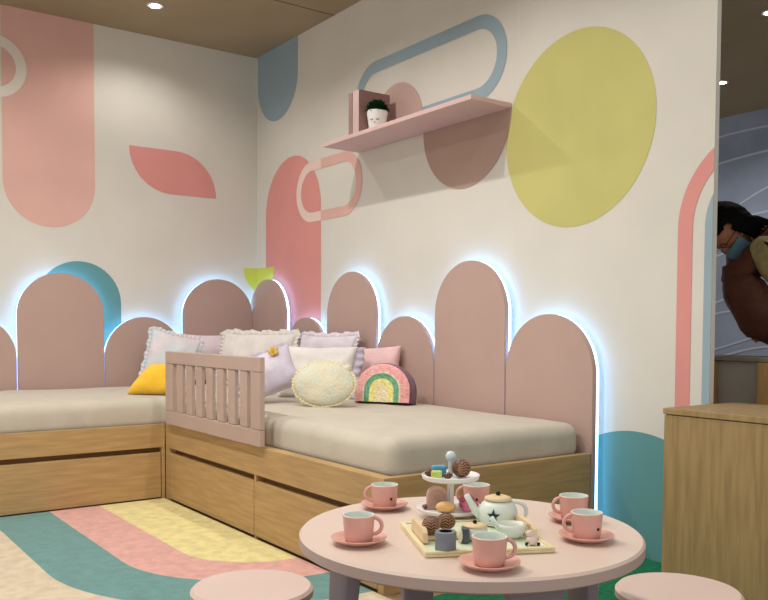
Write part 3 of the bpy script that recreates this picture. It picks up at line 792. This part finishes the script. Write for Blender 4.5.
def head(bm):
    def ell(c, rc, rf, rs, u=28, v=18):
        rr = bmesh.ops.create_uvsphere(bm, u_segments=u, v_segments=v, radius=1)
        for vt in rr['verts']:
            q = vt.co.copy(); k = 1-.22*max(0, -q.z)
            vt.co = c + crown*(q.z*rc) + face*(q.x*rf*k) + side*(q.y*rs*k)
    ell(hp(.0,.0,0), .105, .090, .072)
    ell(hp(-.055,.030,0), .055, .055, .052)           # jaw
    ell(hp(-.02,.092,0), .026, .014, .012, 12, 8)      # nose
    for s in (-1, 1):
        ell(hp(-.01,-.005,s*.072), .028, .016, .009, 12, 8)   # ears
        ell(hp(.012,.078,s*.028), .009, .012, .014, 12, 8)    # brow and lids
    ell(hp(-.058,.084,0), .009, .010, .022, 12, 8)     # lips
    # hands: palm, four fingers and a thumb each
    for hd, k in ((Vector(PV[K.index('lh')]), 'l'), (Vector(PV[K.index('rh')]), 'r')):
        rr = bmesh.ops.create_uvsphere(bm, u_segments=14, v_segments=10, radius=1)
        for vt in rr['verts']: q = vt.co.copy(); vt.co = hd + Vector((0,0,-.035)) + PF*q.x*.016 + PR*q.y*.034 + Vector((0,0,q.z*.042))
        for i, (o_, ln) in enumerate(((-.026,.052),(-.009,.060),(.009,.056),(.025,.044))):
            b0 = hd + PR*o_ + Vector((0,0,-.065))
            tube(bm, [b0, b0+Vector((0,0,-ln*.45))+PF*-.004, b0+Vector((0,0,-ln*.8))-PF*.012, b0+Vector((0,0,-ln))-PF*.022], [.0095,.009,.008,.0065], 8)
        b0 = hd + PR*(-.030) + Vector((0,0,-.030))
        tube(bm, [b0, b0-PR*.018+Vector((0,0,-.018)), b0-PR*.026+Vector((0,0,-.040))-PF*.006], [.011,.010,.0075], 8)
skin_obj('body', PV, [(K.index(a), K.index(b)) for a, b in E_], [rad[k] for k in K], skinm, t, 2, head, .006)
jk = mat('jacket_brown', (88,50,36), .75, .08, 10, .6, 30)
sub = lambda ks, es, rr: ([PV[K.index(k)] for k in ks], [(ks.index(a), ks.index(b)) for a, b in es], [rr[k] for k in ks])
kj = ['wst','che','shc','ls','le','lh','rs','re','rh','pel']
a_, b_, c_ = sub(kj, [('wst','che'),('che','shc'),('shc','ls'),('ls','le'),('le','lh'),('shc','rs'),('rs','re'),('re','rh'),('wst','pel')],
                 dict(wst=.15, che=.155, shc=.10, ls=.085, le=.062, lh=.052, rs=.085, re=.075, rh=.055, pel=.135))
a_ = [v.copy() for v in a_]; a_[5] = a_[5].lerp(a_[4], .12); a_[8] = a_[8].lerp(a_[7], .12)
skin_obj('jacket', a_, b_, c_, jk, t)
# open front of the jacket bunched over the counter
skin_obj('jacket_front', [PP(-.03,.12,1.12), PP(.0,.14,1.00), PP(.07,.15,.90), PP(.17,.15,.862), PP(.28,.12,.862), PP(.36,.04,.95)], [(0,1),(1,2),(2,3),(3,4),(4,5)], [.075,.085,.10,.10,.10,.08], jk, t)
skin_obj('sweater', [PP(.050,.11,1.25), PP(.085,.22,1.17), PP(.13,.24,1.05)], [(0,1),(1,2)], [.058,.082,.075], mat('sweater_beige', (176,160,112), .9, .08, 20, .5, 60), t)
kt = ['pel','lhip','lk','la','rhip','rk','ra']
a_, b_, c_ = sub(kt, [('pel','lhip'),('lhip','lk'),('lk','la'),('pel','rhip'),('rhip','rk'),('rk','ra')], dict(pel=.125, lhip=.095, lk=.07, la=.055, rhip=.095, rk=.07, ra=.055))
skin_obj('trousers', a_, b_, c_, mat('trousers_dark', (40,40,48), .8, .05, 10), t)
bm = B()
for k in ('l','r'):
    an = Vector(PV[K.index(k+'a')]); to = Vector(PV[K.index(k+'t')]); cc = (an+to)/2; d = (to-an); d.z = 0; d.normalize(); s_ = d.cross(Vector((0,0,1)))
    rr = bmesh.ops.create_uvsphere(bm, u_segments=20, v_segments=12, radius=1)
    for vt in rr['verts']: q = vt.co.copy(); vt.co = Vector((cc.x,cc.y,0)) + d*q.x*.125 + s_*q.y*.05 + Vector((0,0,max(0,.040+q.z*.05)))
obj('shoes', bm, mat('shoe_dark', (44,40,40), .6, .03), t, True)
# hair
bm = B(); rr = bmesh.ops.create_icosphere(bm, subdivisions=5, radius=1)
for vt in rr['verts']:
    q = vt.co.normalized(); fr = q.x
    k = 1.0+.04*noise.noise(q*6)
    vt.co = hp(.012, -.012, 0) + (crown*(q.z*.128) + face*(q.x*.100) + side*(q.y*.096))*k
bmesh.ops.delete(bm, geom=[v for v in bm.verts if ((v.co-hc).dot(face) > .028 and (v.co-hc).dot(crown) < .055) or ((v.co-hc).dot(face) > -.015 and (v.co-hc).dot(crown) < .0)], context='VERTS')
def lock(p0, p1, p2, r): tube(bm, [hp(*p0), (hp(*p0)+hp(*p1))/2+side*.002, hp(*p1), hp(*p2)], [r*.6, r, r, r*.3], 10)
for s in (-1, 1):
    for j in range(4): lock((.03-.012*j,.030-.02*j,s*.079), (-.045,.015-.02*j,s*.084), (-.12,.020-.02*j,s*.075), .015)
for j in range(9): lock((-.02,-.080+.004*j,(j-4)*.016), (-.11,-.070,(j-4)*.018), (-.20+.004*j,-.02,(j-4)*.016), .02)
hair_m = mat('hair_black', (13,10,10), .8, .1, 40, .3, 200, spec=.08, stretch=(1,1,6))
obj('hair', bm, hair_m, t, True)
# mask, glasses, strap
bm = B(); rows = []
for i in range(13):
    v = i/12; row = []
    for j in range(17):
        u = j/16*2-1; a = u*1.25
        c = -.018-.085*v; rad_ = .088*(1-.25*max(0,v-.6)) + .010*(1-abs(2*v-1))
        row.append(bm.verts.new(hp(c, .012+rad_*math.cos(a)*(1.0) + .002*math.sin(v*25), .066*math.sin(a)*1.02)))
    rows.append(row)
for i in range(12):
    for j in range(16): bm.faces.new((rows[i][j], rows[i][j+1], rows[i+1][j+1], rows[i+1][j]))
bmesh.ops.solidify(bm, geom=bm.faces[:], thickness=.002)
mk = obj('face_mask', bm, mat('mask_blue', (150,200,222), .8, .03, 40), t, True)
bm = B()
bm.free()
for s in (-1, 1):
    bm = B(); tube(bm, [hp(-.03,.035,s*.066), hp(-.005,.01,s*.076), hp(-.01,-.012,s*.080), hp(-.04,-.01,s*.078), hp(-.085,.03,s*.062)], .0015, 6)
    obj('ear_loop', bm, white_m, mk)
bm = B()
for s in (-1, 1):
    P = [hp(.012+.012*math.sin(a), .096, s*.028+.018*math.cos(a)) for a in [2*PI*k/20 for k in range(21)]]
    tube(bm, P, .0013, 6); tube(bm, [hp(.014,.096,s*.046), hp(.012,.05,s*.074), hp(.008,-.005,s*.080)], .0018, 6)
tube(bm, [hp(.014,.100,-.008), hp(.016,.103,0), hp(.014,.100,.008)], .0018, 6)
obj('glasses', bm, black_m, t)
bm = B(); tube(bm, [PP(.04,.17,1.24), PP(.07,.30,1.20), PP(.11,.345,1.15), PP(.17,.345,1.10), PP(.29,.27,1.04)], .012, 10)
obj('bag_strap', bm, black_m, t, True)

# ------------------------------------------------------------------ downlights
lamp_e = mat('lamp_glow', (255,244,226), .5, 0, emit=40)
def downlight(x, y, label):
    t = thing('ceiling_downlight', label, 'ceiling light', (x, y, H), 0, 'recessed ceiling downlights')
    bm = B(); lathe(bm, [(.026,-.0005),(.040,-.0005),(.042,-.003),(.040,-.006),(.028,-.006),(.026,-.0005)], 40); obj('trim_ring', bm, white_m, t, 'auto')
    bm = B(); lathe(bm, [(0,-.001),(.0255,-.001),(.024,-.005),(.014,-.010),(0,-.012)], 28); obj('bulb', bm, lamp_e, t, True)
downlight(.464, -.818, 'bright recessed downlight in the booth ceiling near the corner')
downlight(1.408, 2.727, 'small bright downlight in the far ceiling just past the wall edge')
downlight(2.275, 1.798, 'downlight in the far ceiling at the right edge of the photo')
def spot(x, y, P, col=(1,.965,.91), ang=150, size=.014, blend=.6, z=H-.03):
    l = bpy.data.lights.new('downlight_beam', 'SPOT'); l.energy = P; l.color = col; l.spot_size = math.radians(ang); l.spot_blend = blend; l.shadow_soft_size = size
    o = bpy.data.objects.new('downlight_beam', l); o.location = (x, y, z); C.objects.link(o)
for x, y, p in ((.464,-.818,10),(1.40,-.80,18),(2.35,-.80,19),(3.30,-.80,15),(.46,-2.07,16),(1.5,-2.07,40),(2.50,-2.07,60),(3.45,-2.07,26),(4.4,-2.07,16)):
    spot(x, y, p)
for x, y, p in ((1.408,2.727,18),(2.275,1.798,18)): spot(x, y, p)

w = bpy.data.worlds.new('world'); SC.world = w; w.use_nodes = True
bg = w.node_tree.nodes['Background']; bg.inputs[0].default_value = (.98,1,1,1); bg.inputs[1].default_value = .72

SC.view_settings.view_transform = 'Standard'; SC.view_settings.look = 'None'; SC.view_settings.exposure = .28; SC.view_settings.gamma = 1
SC.cycles.max_bounces = 8
